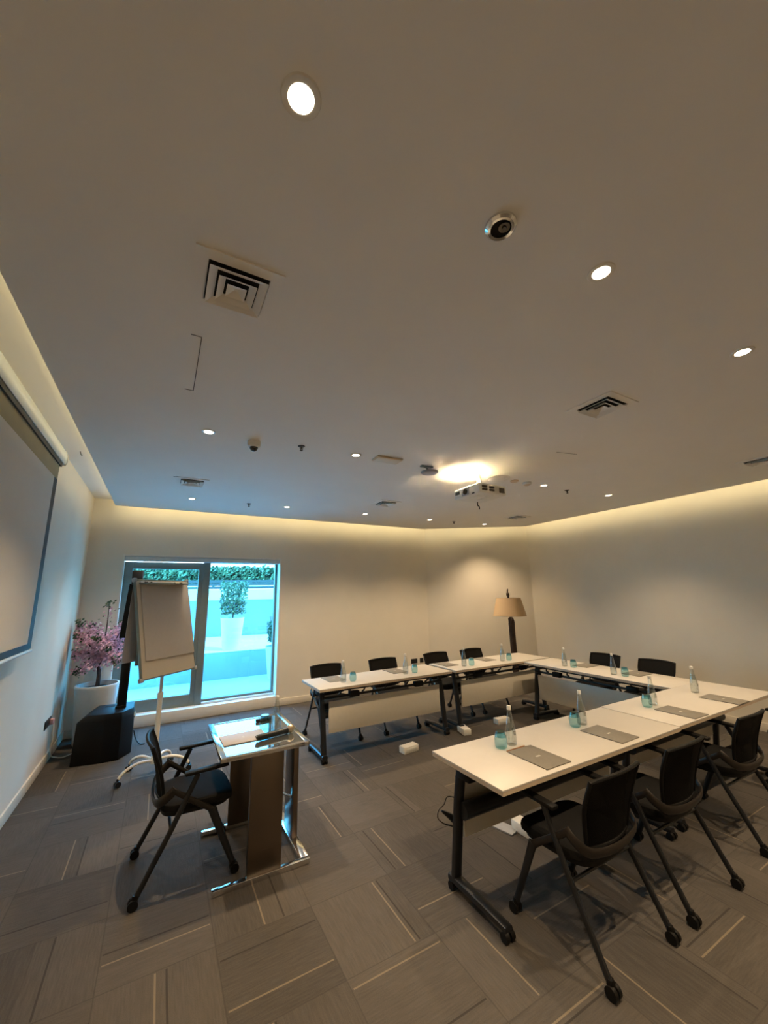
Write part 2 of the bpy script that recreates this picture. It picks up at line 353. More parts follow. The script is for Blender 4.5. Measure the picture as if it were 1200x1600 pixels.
# ------------------------------------------------------------------ ceiling fittings
DL = []
def make_downlight():
    t = thing('recessed_downlight', '', 'ceiling light', group='lit downlights')
    MB().lathe([(0.034, 0), (0.034, -0.004), (0.040, -0.006), (0.050, -0.005), (0.053, 0)], 28, capb=False, capt=False).build('trim_ring', 'whitepaint', t)
    MB().lathe([(0.035, -0.0015), (0.034, -0.003)], 28).build('lens', 'bulb', t)
    l = bpy.data.lights.new('lamp', 'SPOT'); l.energy = SPOT_W; l.color = (1.0, 0.74, 0.46); l.spot_size = math.radians(108); l.spot_blend = 1.0
    l.shadow_soft_size = 0.012
    lo = bpy.data.objects.new('lamp', l); C.objects.link(lo); lo.parent = t; lo.location = (0, 0, -0.012)
    return t
places = [
 (0.21, 0.77, 'large bright ceiling downlight, nearest the camera, above and ahead of the square vent'),
 (1.46, 0.74, 'lit ceiling downlight just right of the unlit spotlight'),
 (2.69, 0.70, 'lit ceiling downlight nearest the right edge of the photo'),
 (0.22, 3.17, 'lit ceiling downlight left of the dome camera'),
 (1.48, 3.13, 'lit ceiling downlight left of the rectangular ceiling box'),
 (2.81, 3.12, 'ceiling downlight hidden above the projector, glowing on the ceiling'),
 (4.01, 3.07, 'lit ceiling downlight right of the projector and the two small discs'),
 (5.28, 3.03, 'lit ceiling downlight closest to the right-hand wall in the middle row'),
 (0.25, 5.59, 'lit ceiling downlight behind the long vent, furthest left in the window row'),
 (1.51, 5.57, 'lit downlight in the window row above the right edge of the window'),
 (2.79, 5.56, 'lit downlight in the far row next to the small far vent left of the projector'),
 (4.07, 5.55, 'lit downlight in the far row before the far wall corner'),
 (5.33, 5.50, 'lit downlight in the far row right in front of the floor lamp'),
]
dl0 = make_downlight()
for i, (x, y, lab) in enumerate(places):
    o = dl0 if i == 0 else copy_tree(dl0)
    o.location = (x, y, ZC); o['label'] = lab
    if i == 0: first_dl = o
for x, y, lab in ((3.95, 0.7, 'first past the right edge of the photo'), (5.2, 0.7, 'nearest the right wall, past the right edge of the photo'), (0.2, -1.7, 'behind the camera nearest the screen wall'),
    (1.45, -1.7, 'behind the camera, second from the screen wall'), (2.7, -1.7, 'behind the camera, middle of its row'), (3.95, -1.7, 'behind the camera, second from the right wall'), (5.2, -1.7, 'behind the camera nearest the right wall')):  # unseen lamps added for illumination, continuing the downlight grid out of view
    o = copy_tree(dl0); o.location = (x, y, ZC); o['label'] = 'added unseen ceiling downlight '+lab
# the unlit adjustable spotlight
t = thing('unlit_spotlight', 'unlit round recessed spotlight with a silver ring and dark inside', 'ceiling light', (0.942, 0.786, ZC))
MB().lathe([(0.036, -0.004), (0.036, -0.014), (0.046, -0.016), (0.055, -0.008), (0.056, 0)], 32, capb=False, capt=False).build('trim_ring', 'chrome', t)
MB().lathe([(0.037, -0.004), (0.036, -0.005)], 28).build('housing', 'void', t)
b = MB(); b.lathe([(0.020, -0.012), (0.022, -0.005)], 20, c=(0.008, -0.008, 0)); b.lathe([(0.007, -0.017), (0.009, -0.012)], 14, c=(0.008, -0.008, 0)); b.build('reflector', 'deadlens', t)

def make_vent(sz=0.33):
    t = thing('square_ceiling_vent', '', 'air vent', group='square ceiling vents')
    h = sz/2
    b = MB()
    for a0, a1, b0, b1 in ((-h, h, -h, -h+0.048), (-h, h, h-0.048, h), (-h, -h+0.048, -h+0.048, h-0.048), (h-0.048, h, -h+0.048, h-0.048)):
        b.box(a0, a1, b0, b1, -0.007, 0)
    b.build('face_plate', 'ceil', t, smooth=False)
    MB().box(-h+0.05, h-0.05, -h+0.05, h-0.05, -0.0015, 0).build('duct', 'void', t, smooth=False)
    def cone(r0, r1, z0, z1):
        b = MB()
        a = b.ring(Vector((0, 0, z0)), Vector((1, 0, 0)), Vector((0, 1, 0)), r0*1.4142, r0*1.4142, 4); c = b.ring(Vector((0, 0, z1)), Vector((1, 0, 0)), Vector((0, 1, 0)), r1*1.4142, r1*1.4142, 4)
        a2 = b.ring(Vector((0, 0, z0-0.002)), Vector((1, 0, 0)), Vector((0, 1, 0)), r0*1.4142, r0*1.4142, 4); c2 = b.ring(Vector((0, 0, z1-0.004)), Vector((1, 0, 0)), Vector((0, 1, 0)), (r1-0.004)*1.4142, (r1-0.004)*1.4142, 4)
        b.bridge(a, c); b.bridge(a2, c2); b.bridge(c, c2); b.bridge(a, a2)
        bmesh.ops.rotate(b.bm, verts=b.bm.verts[:], cent=(0, 0, 0), matrix=Matrix.Rotation(PI/4, 3, 'Z'))
        return b
    cone(0.111, 0.084, -0.022, -0.003).build('louvre', 'ceil', t, smooth=False)
    cone(0.073, 0.050, -0.024, -0.003).build('louvre', 'ceil', t, smooth=False)
    b = MB(); a = b.ring(Vector((0, 0, -0.022)), Vector((1, 0, 0)), Vector((0, 1, 0)), 0.038*1.414, 0.038*1.414, 4)
    c = b.ring(Vector((0, 0, -0.006)), Vector((1, 0, 0)), Vector((0, 1, 0)), 0.010, 0.010, 4); b.bridge(a, c); b.bm.faces.new(c)
    bmesh.ops.rotate(b.bm, verts=b.bm.verts[:], cent=(0, 0, 0), matrix=Matrix.Rotation(PI/4, 3, 'Z'))
    b.build('centre_louvre', 'ceil', t, smooth=False)
    return t
v0 = make_vent()
for i, (x, y, lab) in enumerate([
    (0.168, 1.53, 'large square ceiling vent with stepped louvres, nearest the camera'),
    (2.615, 1.459, 'square ceiling vent showing three dark V-shaped slots, on the right of the ceiling'),
    (0.20, 4.745, 'square ceiling vent between the dome camera and the window wall, in bluish light'),
    (2.713, 4.737, 'small far ceiling vent left of the projector near the far wall'),
    (5.358, 4.715, 'small far ceiling vent right of the projector near the far wall corner'),
    (5.30, 1.42, 'square ceiling vent cut by the right edge of the photo')]):
    o = v0 if i == 0 else copy_tree(v0); o.location = (x, y, ZC); o['label'] = lab
def hatch(label, pts):
    tag(MB().tube([Vector((x, y, ZC-0.001)) for x, y in pts], 0.0022, 6).build('hatch_joint', 'line'), label, 'access hatch joint')
hatch('thin dark hatch joint on the ceiling below the large square vent', [(0.02, 1.94), (0.069, 1.94), (0.069, 2.53), (0.02, 2.53)])
hatch('short dark hatch joint on the ceiling above the projector', [(3.13, 2.22), (3.36, 2.17)])
hatch('thin dark joint line beside the bluish-lit ceiling vent', [(0.01, 4.60), (0.37, 4.62)])

# dome camera
t = thing('dome_camera', 'small white security dome camera with a dark bulb under the ceiling', 'security camera', (0.576, 3.219, ZC))
MB().lathe([(0.052, 0), (0.054, -0.02), (0.050, -0.045), (0.038, -0.052)], 28, capb=False).build('housing', 'white', t)
MB().lathe([(0.034, -0.050), (0.033, -0.062), (0.026, -0.076), (0.013, -0.085), (0.003, -0.087)], 24).build('dome', 'dome', t)
def sprinkler(x, y, lab, first=[None]):
    if first[0] is None:
        t = thing('fire_sprinkler', lab, 'sprinkler', (x, y, ZC), group='ceiling sprinklers'); first[0] = t
        MB().lathe([(0.030, 0), (0.029, -0.004), (0.012, -0.007)], 20, capb=False).build('escutcheon', 'grille', t)
        b = MB(); b.lathe([(0.006, 0), (0.006, -0.03)], 10); b.tube([(-0.012, 0, -0.012), (-0.01, 0, -0.03), (0, 0, -0.04), (0.01, 0, -0.03), (0.012, 0, -0.012)], 0.003, 6); b.build('frame', 'grille', t)
        MB().lathe([(0.014, -0.040), (0.014, -0.043)], 12).build('deflector', 'grille', t)
    else:
        c = copy_tree(first[0]); c.location = (x, y, ZC); c['label'] = lab
sprinkler(0.96, 3.14, 'small ceiling sprinkler just right of the dome camera')
sprinkler(0.974, 5.586, 'small ceiling sprinkler above the window, between two downlights')
sprinkler(4.499, 3.103, 'small ceiling sprinkler between the two downlights right of the projector')
sprinkler(4.598, 5.523, 'tiny ceiling sprinkler at the far wall corner, left of the projector\'s far side')
# flat box
t = thing('ceiling_access_box', 'shallow rectangular cream box fixed to the ceiling left of the projector', 'ceiling box', (1.80, 3.10, ZC), -0.02)
b = MB(); b.box(-0.135, 0.135, -0.07, 0.07, -0.016, 0, 0.003); b.build('body', 'bronze', t)
MB().box(-0.12, 0.12, -0.058, 0.058, -0.019, -0.015, 0.002).build('cover', 'white', t)
# wifi disc on a bracket
t = thing('wireless_access_point', 'round white disc hanging on a small bracket left of the projector', 'access point', (2.29, 3.09, ZC))
MB().lathe([(0.055, -0.055), (0.088, -0.062), (0.090, -0.070), (0.078, -0.080), (0.03, -0.083)], 32).build('disc', 'greycard', t)
b = MB(); b.tube([(0, 0, -0.06), (-0.02, 0.01, -0.03), (-0.05, 0.02, -0.004)], 0.009, 8); b.box(-0.09, 0.05, 0.0, 0.04, -0.012, 0, 0.002); b.build('bracket', 'alu', t)
# projector
t = thing('ceiling_projector', 'white projector hanging on a short pole under the glowing ceiling', 'projector', (2.93, 3.06, ZC-0.28))
hx, hy, hz = 0.19, 0.20, 0.105
b = MB(); b.box(-hx, hx, -hy, hy, 0, hz, 0.012, seg=3)
b.build('body', 'white', t)
MB().box(-hx-0.001, -hx+0.03, -0.045, 0.075, 0.012, hz-0.012, 0.004).build('lens_recess', 'greycard', t)
b = MB(); b.tube([(-hx-0.012, 0.012, 0.052), (-hx+0.03, 0.012, 0.052)], 0.030, 20); b.build('lens', 'dome', t)
MB().box(-hx-0.002, -hx+0.003, 0.105, 0.18, 0.045, 0.08, 0.002).build('intake_grille', 'grille', t)
MB().box(-hx-0.002, -hx+0.003, -0.125, -0.085, 0.006, 0.020, 0.002).build('sensor', 'dome', t)
for xx in (-0.12, -0.02): 
    b = MB()
    for z0, z1 in ((0.026, 0.052), (0.057, 0.083)): b.box(xx-0.036, xx+0.036, -hy-0.002, -hy+0.004, z0, z1, 0.008)
    b.build('fan_outlet', 'grille', t)
MB().box(0.085, 0.165, -hy-0.002, -hy+0.004, 0.022, 0.078, 0.003).build('vent_grille', 'grille', t)
b = MB(); b.box(-0.12, 0.0, -0.10, 0.02, -0.004, 0.002, 0.001); b.box(0.03, 0.12, -0.03, 0.08, -0.004, 0.002, 0.001); b.build('base_cover', 'white', t)
b = MB(); b.tube([(0.0, 0, hz), (0.0, 0, 0.27)], 0.022, 14); b.box(-0.07, 0.07, -0.06, 0.06, hz, hz+0.014, 0.003); b.lathe([(0.06, 0.272), (0.06, 0.28)], 20); b.build('mount', 'white', t)
b = MB(); b.tube(spline([(0.10, 0.15, 0.0), (0.11, 0.16, -0.035), (0.14, 0.17, -0.045), (0.15, 0.18, -0.075)]), 0.007, 8); b.tube(spline([(0.02, 0, 0.27), (0.05, 0.02, 0.20), (0.06, 0.05, 0.14), (0.05, 0.09, 0.108)]), 0.006, 8); b.build('cables', 'black', t)
# round discs right of the projector
t = thing('ceiling_speaker', 'large round flat ceiling speaker right behind the projector', 'ceiling speaker', (3.28, 3.10, ZC))
MB().lathe([(0.125, 0), (0.125, -0.006), (0.108, -0.012)], 40, capb=False).build('rim', 'white', t)
MB().lathe([(0.107, -0.010), (0.106, -0.0115)], 40).build('grille', 'bronze', t)
tag(MB().lathe([(0.048, 0), (0.046, -0.012), (0.030, -0.016)], 24, c=(3.52, 3.09, ZC)).build('smoke_detector', 'bronze'), 'small round flat detector on the ceiling just right of the projector', 'smoke detector')
t = thing('motion_sensor', 'small domed ceiling sensor beside the flat detector right of the projector', 'motion sensor', (3.72, 3.08, ZC))
MB().lathe([(0.050, 0), (0.050, -0.02), (0.042, -0.028)], 24, capb=False).build('housing', 'white', t)
MB().lathe([(0.040, -0.027), (0.03, -0.036), (0.012, -0.04)], 20).build('sensor_dome', 'bronze', t)
# tiny pull hook on the cove ceiling near the screen
tag(MB().tube([(-0.80, 4.55, ZU), (-0.80, 4.58, ZU-0.012), (-0.80, 4.64, ZU-0.012), (-0.80, 4.66, ZU)], 0.004, 6).build('ceiling_hook', 'grille'), 'tiny dark hook in the lit cove above the end of the screen case', 'hook')

# ------------------------------------------------------------------ projection screen on the left wall
t = thing('projection_screen', 'wall-mounted roll-down projection screen with black borders on the left wall', 'projection screen', (XL, 2.80, 0))
Y0, Y1 = -1.42, 1.40
b = MB(); b.prism([(0.0, 2.88), (0.0, 3.02), (0.06, 3.02), (0.105, 3.0), (0.12, 2.96), (0.12, 2.90), (0.11, 2.88)], Y0, Y1, M=Matrix(((1, 0, 0, 0), (0, 0, 1, 0), (0, 1, 0, 0), (0, 0, 0, 1))))
b.build('case', 'alulight', t)
MB().box(0.012, 0.105, Y0+0.01, Y1-0.06, 2.845, 2.882).build('case_slot', 'screenblack', t)
b = MB(); b.prism([(0.0, 2.875), (0.0, 3.025), (0.06, 3.025), (0.11, 3.003), (0.125, 2.96), (0.125, 2.90), (0.115, 2.875)], Y1, Y1+0.012, M=Matrix(((1, 0, 0, 0), (0, 0, 1, 0), (0, 1, 0, 0), (0, 0, 0, 1))))
b.build('end_cap', 'white', t)
xs = 0.092
MB().box(xs-0.001, xs+0.001, Y0+0.1, Y1-0.09, 2.72, 2.88).build('backing_fabric', 'screenkhaki', t)
b = MB(); b.box(xs-0.001, xs+0.001, Y1-0.20, Y1-0.09, 1.355, 2.72); b.box(xs-0.001, xs+0.001, Y0+0.1, Y0+0.18, 1.355, 2.72); b.box(xs-0.001, xs+0.001, Y0+0.18, Y1-0.20, 1.355, 1.405)
b.build('black_border', 'screenblack', t, smooth=False)
MB().box(xs-0.001, xs+0.001, Y0+0.18, Y1-0.20, 1.405, 2.72).build('fabric', 'screenwhite', t)
MB().tube([(xs, Y0+0.09, 1.345), (xs, Y1-0.08, 1.345)], 0.013, 12).build('bottom_bar', 'alulight', t)

# ------------------------------------------------------------------ wall sockets and cable
def socket(name, label, loc, rz, w=0.146, two=True, group=None):
    t = thing(name, label, 'wall socket', loc, rz, group)
    MB().box(-w/2, w/2, -0.009, 0, -0.043, 0.043, 0.004).build('plate', 'sockblack', t)
    n = 2 if two else 1
    for k in range(n):
        cx = (k-0.5)*w*0.48 if two else 0
        b = MB()
        for px_, pz in ((0, 0.014), (-0.011, -0.008), (0.011, -0.008)): b.box(cx+px_-0.003, cx+px_+0.003, -0.0105, -0.0085, pz-0.004, pz+0.004)
        b.box(cx-0.004, cx+0.004, -0.013, -0.0085, 0.024, 0.034, 0.001)
        b.build('outlet', 'bracket', t)
    return t
socket('wall_socket', 'black double wall socket behind the gap between two far chairs, left one of the pair', (4.40, YB, 0.43), 0, group='sockets on the far wall')
socket('wall_socket', 'small black single wall plate right of the double socket on the far wall', (4.575, YB, 0.43), 0, 0.086, False, group='sockets on the far wall')
ws = socket('wall_socket', 'black double socket with a pink plug low on the left wall', (XL, 5.70, 0.44), PI/2, 0.26)
t = thing('power_plug', 'pinkish-white plug in the left wall socket', 'plug', (XL+0.009, 5.78, 0.435))
MB().box(0, 0.035, -0.028, 0.028, -0.03, 0.03, 0.008).build('plug_body', 'pink', t)
tag(MB().tube(spline([(XL+0.045, 5.78, 0.42), (XL+0.05, 5.80, 0.25), (XL+0.035, 5.92, 0.06), (XL+0.07, 5.98, 0.012), (-0.80, 5.95, 0.008), (-0.72, 6.0, 0.02), (-0.62, 6.04, 0.06)]), 0.0055, 8).build('power_cable', 'white'), 'white cable looping from the left wall plug to the black loudspeaker base', 'cable')

# ------------------------------------------------------------------ potted cherry tree
t = thing('potted_cherry_tree', 'pink artificial cherry blossom tree in a tall white round planter', 'potted plant', (-0.60, 6.35, 0))
b = MB(); b.lathe([(0.175, 0.0), (0.185, 0.02), (0.228, 0.64), (0.234, 0.67), (0.230, 0.68), (0.212, 0.68), (0.208, 0.62)], 40, capt=False); b.build('planter', 'pot', t)
MB().lathe([(0.208, 0.61), (0.206, 0.63)], 32).build('soil', 'soil', t)
b = MB(); tr = spline([(0.0, 0, 0.62), (0.0, 0, 0.78), (-0.015, 0.01, 0.92), (0.0, 0, 1.02)]); b.tube(tr, [0.026-0.010*i/len(tr) for i in range(len(tr))], 10)
tips = []
rnd = random.Random(3)
main = [((-0.28, -0.10, 1.28)), ((-0.33, 0.0, 1.05)), ((-0.22, -0.12, 0.86)), ((0.22, -0.06, 1.42)), ((0.25, 0.05, 1.15)), ((0.02, -0.02, 1.66)), ((-0.16, 0.1, 1.38)), ((0.12, 0.15, 1.3)), ((0.08, -0.20, 1.12)), ((-0.05, -0.22, 1.25)), ((0.18, -0.15, 0.95)), ((-0.27, -0.05, 1.42))]
for e in main:
    e = Vector((max(e[0], -0.28), min(e[1], 0.2), e[2])); p0 = Vector((0, 0, 0.98+0.05*rnd.random())); mid = (p0+e)/2+Vector((rnd.uniform(-.04, .04), rnd.uniform(-.04, .04), 0.03))
    sp = spline([p0, mid, e]); b.tube(sp, [0.011-0.008*i/len(sp) for i in range(len(sp))], 6); tips.append(sp)
b.build('trunk', 'bark', t)
fl = MB(); lf = MB()
def card(b, c, r, rr, ar=1.0):
    a = Vector((rr.gauss(0, 1), rr.gauss(0, 1), rr.gauss(0, 1))).normalized(); q = a.orthogonal().normalized(); p = a.cross(q)
    vs = [b.bm.verts.new(c+q*r*ar), b.bm.verts.new(c+p*r*0.75+a*r*0.25), b.bm.verts.new(c-q*r*ar), b.bm.verts.new(c-p*r*0.75+a*r*0.25)]
    b.bm.faces.new(vs)
for k, sp in enumerate(tips):
    for _ in range(270 if k != 5 else 90):
        i = rnd.random()**0.75; q = sp[min(len(sp)-1, int(i*(len(sp)-1)))]
        if k == 5 and i > 0.55 and rnd.random() < 0.7: continue
        s_ = 0.055 if i < 0.8 else 0.035
        c = q+Vector((rnd.gauss(0, s_), rnd.gauss(0, s_), rnd.gauss(0, s_*0.9)))
        c.x = max(c.x, -0.285); c.y = min(c.y, 0.33)
        card(fl, c, rnd.uniform(0.013, 0.023), rnd)
    for _ in range(34):
        q = sp[-1]+Vector((rnd.gauss(0, .025), rnd.gauss(0, .025), rnd.gauss(0, .025))); q.x = max(q.x, -0.29)
        card(lf, q, rnd.uniform(0.013, 0.022), rnd, 1.3)
    for _ in range(8):
        q = sp[rnd.randrange(3, len(sp))]+Vector((rnd.gauss(0, .05), rnd.gauss(0, .05), rnd.gauss(0, .05))); q.x = max(q.x, -0.29)
        card(lf, q, rnd.uniform(0.010, 0.018), rnd, 1.3)
fl.build('blossoms', 'petal', t, smooth=False); lf.build('leaves', 'leaf', t, smooth=False)

# ------------------------------------------------------------------ column loudspeaker
t = thing('column_loudspeaker', 'black column loudspeaker rising from an angular black bass box by the window', 'loudspeaker', (0, 0, 0))
def hull(bot, top, z0, z1, name, m, par, bev=0.008):
    b = MB(); vb = [b.bm.verts.new((x, y, z0)) for x, y in bot]; vt = [b.bm.verts.new((x, y, z1)) for x, y in top]
    b.bm.faces.new(vb[::-1]); b.bm.faces.new(vt); b.bridge(vb, vt)
    bmesh.ops.bevel(b.bm, geom=b.bm.edges[:], offset=bev, segments=2, profile=0.5, affect='EDGES')
    return b.build(name, m, par)
b = MB(); rings = []
for z, pts in ((0, [(-0.69, 5.60), (-0.42, 5.545), (-0.26, 5.54), (-0.15, 5.72), (-0.155, 6.06), (-0.62, 6.08)]),
               (0.42, [(-0.675, 5.60), (-0.42, 5.55), (-0.262, 5.545), (-0.157, 5.72), (-0.162, 6.05), (-0.61, 6.07)]),
               (0.48, [(-0.585, 5.615), (-0.42, 5.565), (-0.268, 5.558), (-0.165, 5.735), (-0.17, 6.03), (-0.53, 6.05)])):
    rings.append([b.bm.verts.new((x, y, z)) for x, y in pts])
b.bm.faces.new(rings[0][::-1]); b.bm.faces.new(rings[2]); b.bridge(rings[0], rings[1]); b.bridge(rings[1], rings[2])
bmesh.ops.bevel(b.bm, geom=b.bm.edges[:], offset=0.006, segments=2, profile=0.5, affect='EDGES'); b.build('bass_box', 'plastic', t)
b = MB(); b.box(-0.46, -0.36, 5.90, 5.98, 0.472, 0.482, 0.003); b.build('handle_recess', 'void', t)
MB().tube([(-0.155, 5.80, 0.36), (-0.150, 5.84, 0.40)], 0.012, 10).build('badge', 'alu', t)
b = MB(); b.box(-0.350, -0.245, 5.74, 5.86, 0.475, 0.51, 0.006); b.box(-0.335, -0.245, 5.75, 5.85, 0.5, 1.30, 0.006); b.build('column', 'plastic', t)
hull([(-0.390, 5.73), (-0.286, 5.73), (-0.286, 5.86), (-0.390, 5.86)], [(-0.345, 5.73), (-0.235, 5.73), (-0.235, 5.86), (-0.345, 5.86)], 1.265, 1.90, 'speaker_array', 'plastic', t)
b = MB(); b.box(-0.328, -0.212, 5.72, 5.85, 1.885, 2.06, 0.012); b.build('mixer_head', 'screenblack', t)
b = MB(); b.tube(spline([(-0.15, 6.0, 0.16), (-0.12, 6.0, 0.06), (-0.07, 5.95, 0.008), (-0.02, 5.93, 0.008)]), 0.006, 6); b.build('jack_lead', 'black', t)

# ------------------------------------------------------------------ flip chart
FX, FY = 0.083, 4.925
t = thing('flip_chart_easel', 'tilted white flip chart board on a white five-star castor stand', 'flip chart', (FX, FY, 0))
b = MB()
for a in (205, 133, 61, -11, 277):
    a = math.radians(a); c, s_ = math.cos(a), math.sin(a)
    b.tube(spline([(0.02*c, 0.02*s_, 0.135), (0.16*c, 0.16*s_, 0.150), (0.27*c, 0.27*s_, 0.115), (0.315*c, 0.315*s_, 0.068)]), 0.014, 8)
b.lathe([(0.034, 0.105), (0.036, 0.125), (0.034, 0.17), (0.028, 0.18)], 20)
sb = b.build('star_base', 'whitepaint', t)
for a in (205, 133, 61, -11, 277):
    a = math.radians(a); c, s_ = math.cos(a), math.sin(a); p = Vector((0.32*c, 0.32*s_, 0)); q = Vector((-s_, c, 0))
    b = MB(); b.tube([p+q*0.022+Vector((0, 0, .026)), p+q*0.006+Vector((0, 0, .026))], 0.026, 14); b.tube([p-q*0.022+Vector((0, 0, .026)), p-q*0.006+Vector((0, 0, .026))], 0.026, 14)
    b.tube([p+Vector((0, 0, .03)), p+Vector((0, 0, .075))], 0.010, 8); b.build('castor', 'black', sb)
MB().tube([(0, 0, 0.15), (0, 0, 0.74)], 0.024, 16).build('lower_pole', 'whitepaint', t)
b = MB(); b.lathe([(0.028, 0.715), (0.030, 0.735), (0.028, 0.77)], 16); b.tube([(0, -0.02, 0.745), (0.0, -0.05, 0.745)], 0.010, 8); b.build('clamp', 'white', t)
ty, tt = 0.75, 0.227
R_ = Matrix.Translation((0, 0, 1.431)) @ Matrix.Rotation(ty, 4, 'Z') @ Matrix.Rotation(-tt, 4, 'X')
b = MB(); b.tube([(0, 0, 0.74), (0, 0, 1.0), (-0.06, 0.06, 1.30)], 0.016, 12); b.build('upper_pole', 'alulight', t)
W2, H2 = 0.34, 0.493
b = MB(); b.box(-W2, W2, 0.0, 0.022, -H2, H2, 0.003, M=R_); b.build('board', 'board', t)
b = MB()
for a0, a1, c0, c1 in ((-W2-.006, -W2+.008, -H2, H2), (W2-.008, W2+.006, -H2, H2), (-W2-.006, W2+.006, -H2-.006, -H2+.008), (-W2-.006, W2+.006, H2-.008, H2+.006)): b.box(a0, a1, -0.003, 0.026, c0, c1, 0.003, M=R_)
b.build('frame', 'alu', t)
b = MB()
for sx_ in (-1, 1):
    for sz_ in (-1, 1): b.box(sx_*W2-0.02, sx_*W2+0.02, -0.005, 0.028, sz_*H2-0.02, sz_*H2+0.02, 0.006, M=R_)
b.build('corner_caps', 'greycard', t)
pd = MB().box(-W2+0.05, W2-0.012, -0.014, -0.004, -H2+0.17, H2-0.03, 0.001, M=R_).build('paper_pad', 'paper', t)
b = MB(); b.box(-W2+0.045, W2-0.007, -0.019, -0.003, H2-0.042, H2-0.018, 0.003, M=R_); b.build('clamp_bar', 'alulight', t)
b = MB()
for xx, ww in ((-0.245, .007), (-0.225, .007), (-0.17, .010), (0.14, .008), (0.215, .010), (0.235, .010)): b.box(xx-ww, xx+ww, -0.024, -0.018, H2-0.045, H2-0.022, 0.002, M=R_)
b.build('hooks', 'black', t)
# used sheets folded over behind the board
R2 = Matrix.Translation((0, 0, 1.431)) @ Matrix.Rotation(ty, 4, 'Z') @ Matrix.Translation((0, 0.17, 0))
b = MB(); b.box(-0.33, 0.29, -0.006, 0.0, -0.34, 0.42, 0.001, M=R2 @ Matrix.Rotation(0.06, 4, 'X')); b.build('folded_sheets', 'folderlight', t)
b = MB(); b.box(-0.20, 0.20, -0.03, -0.006, -0.38, 0.3, 0.003, M=R2); b.build('rear_support', 'alu', t)
b = MB(); b.box(-0.30, 0.27, -0.16, 0.0, 0.435, 0.45, 0.004, M=R2); b.build('hinge_bar', 'alu', t)

# ------------------------------------------------------------------ lectern desk
t = thing('lectern_desk', 'low brushed-steel lectern desk with a mirror glass top beside the lone chair', 'lectern', (0, 0, 0))
X0, X1_, Yn, Yf, ZT = 0.408, 0.975, 2.815, 3.575, 0.75
b = MB()
for a in ((X0, X0+0.035, Yn, Yf), (X1_-0.035, X1_, Yn, Yf), (X0+0.035, X1_-0.035, Yn, Yn+0.03), (X0+0.035, X1_-0.035, Yf-0.03, Yf)): b.box(a[0], a[1], a[2], a[3], ZT-0.028, ZT, 0.002)
b.build('top_frame', 'chrome', t)
MB().box(X0+0.033, X1_-0.033, Yn+0.028, Yf-0.028, ZT-0.018, ZT-0.003).build('glass_top', 'mirror', t, smooth=False)
MB().box(0.605, 0.815, 2.865, 2.905, 0.03, ZT-0.028, 0.002).build('front_panel', 'steel', t)
MB().box(0.585, 0.80, 3.52, 3.555, 0.03, ZT-0.028, 0.002).build('rear_panel', 'steel', t)
MB().box(0.962, 0.998, 3.12, 3.33, 0.03, ZT-0.028, 0.002).build('side_column', 'steel', t)
MB().box(0.925, 0.935, 3.36, 3.40, 0.03, ZT-0.028, 0.002).build('cable_duct', 'chrome', t)
MB().tube([(0.915, 3.25, 0.28), (0.963, 3.16, 0.28)], 0.010, 10).build('cross_rod', 'chrome', t)
b = MB(); b.box(X0, X1_+0.030, 2.85, 2.885, 0, 0.032, 0.002); b.box(X0, X1_+0.030, 3.53, 3.565, 0, 0.032, 0.002); b.box(X1_-0.03, X1_+0.030, 2.885, 3.53, 0, 0.030, 0.002)
b.build('base_frame', 'chrome', t)

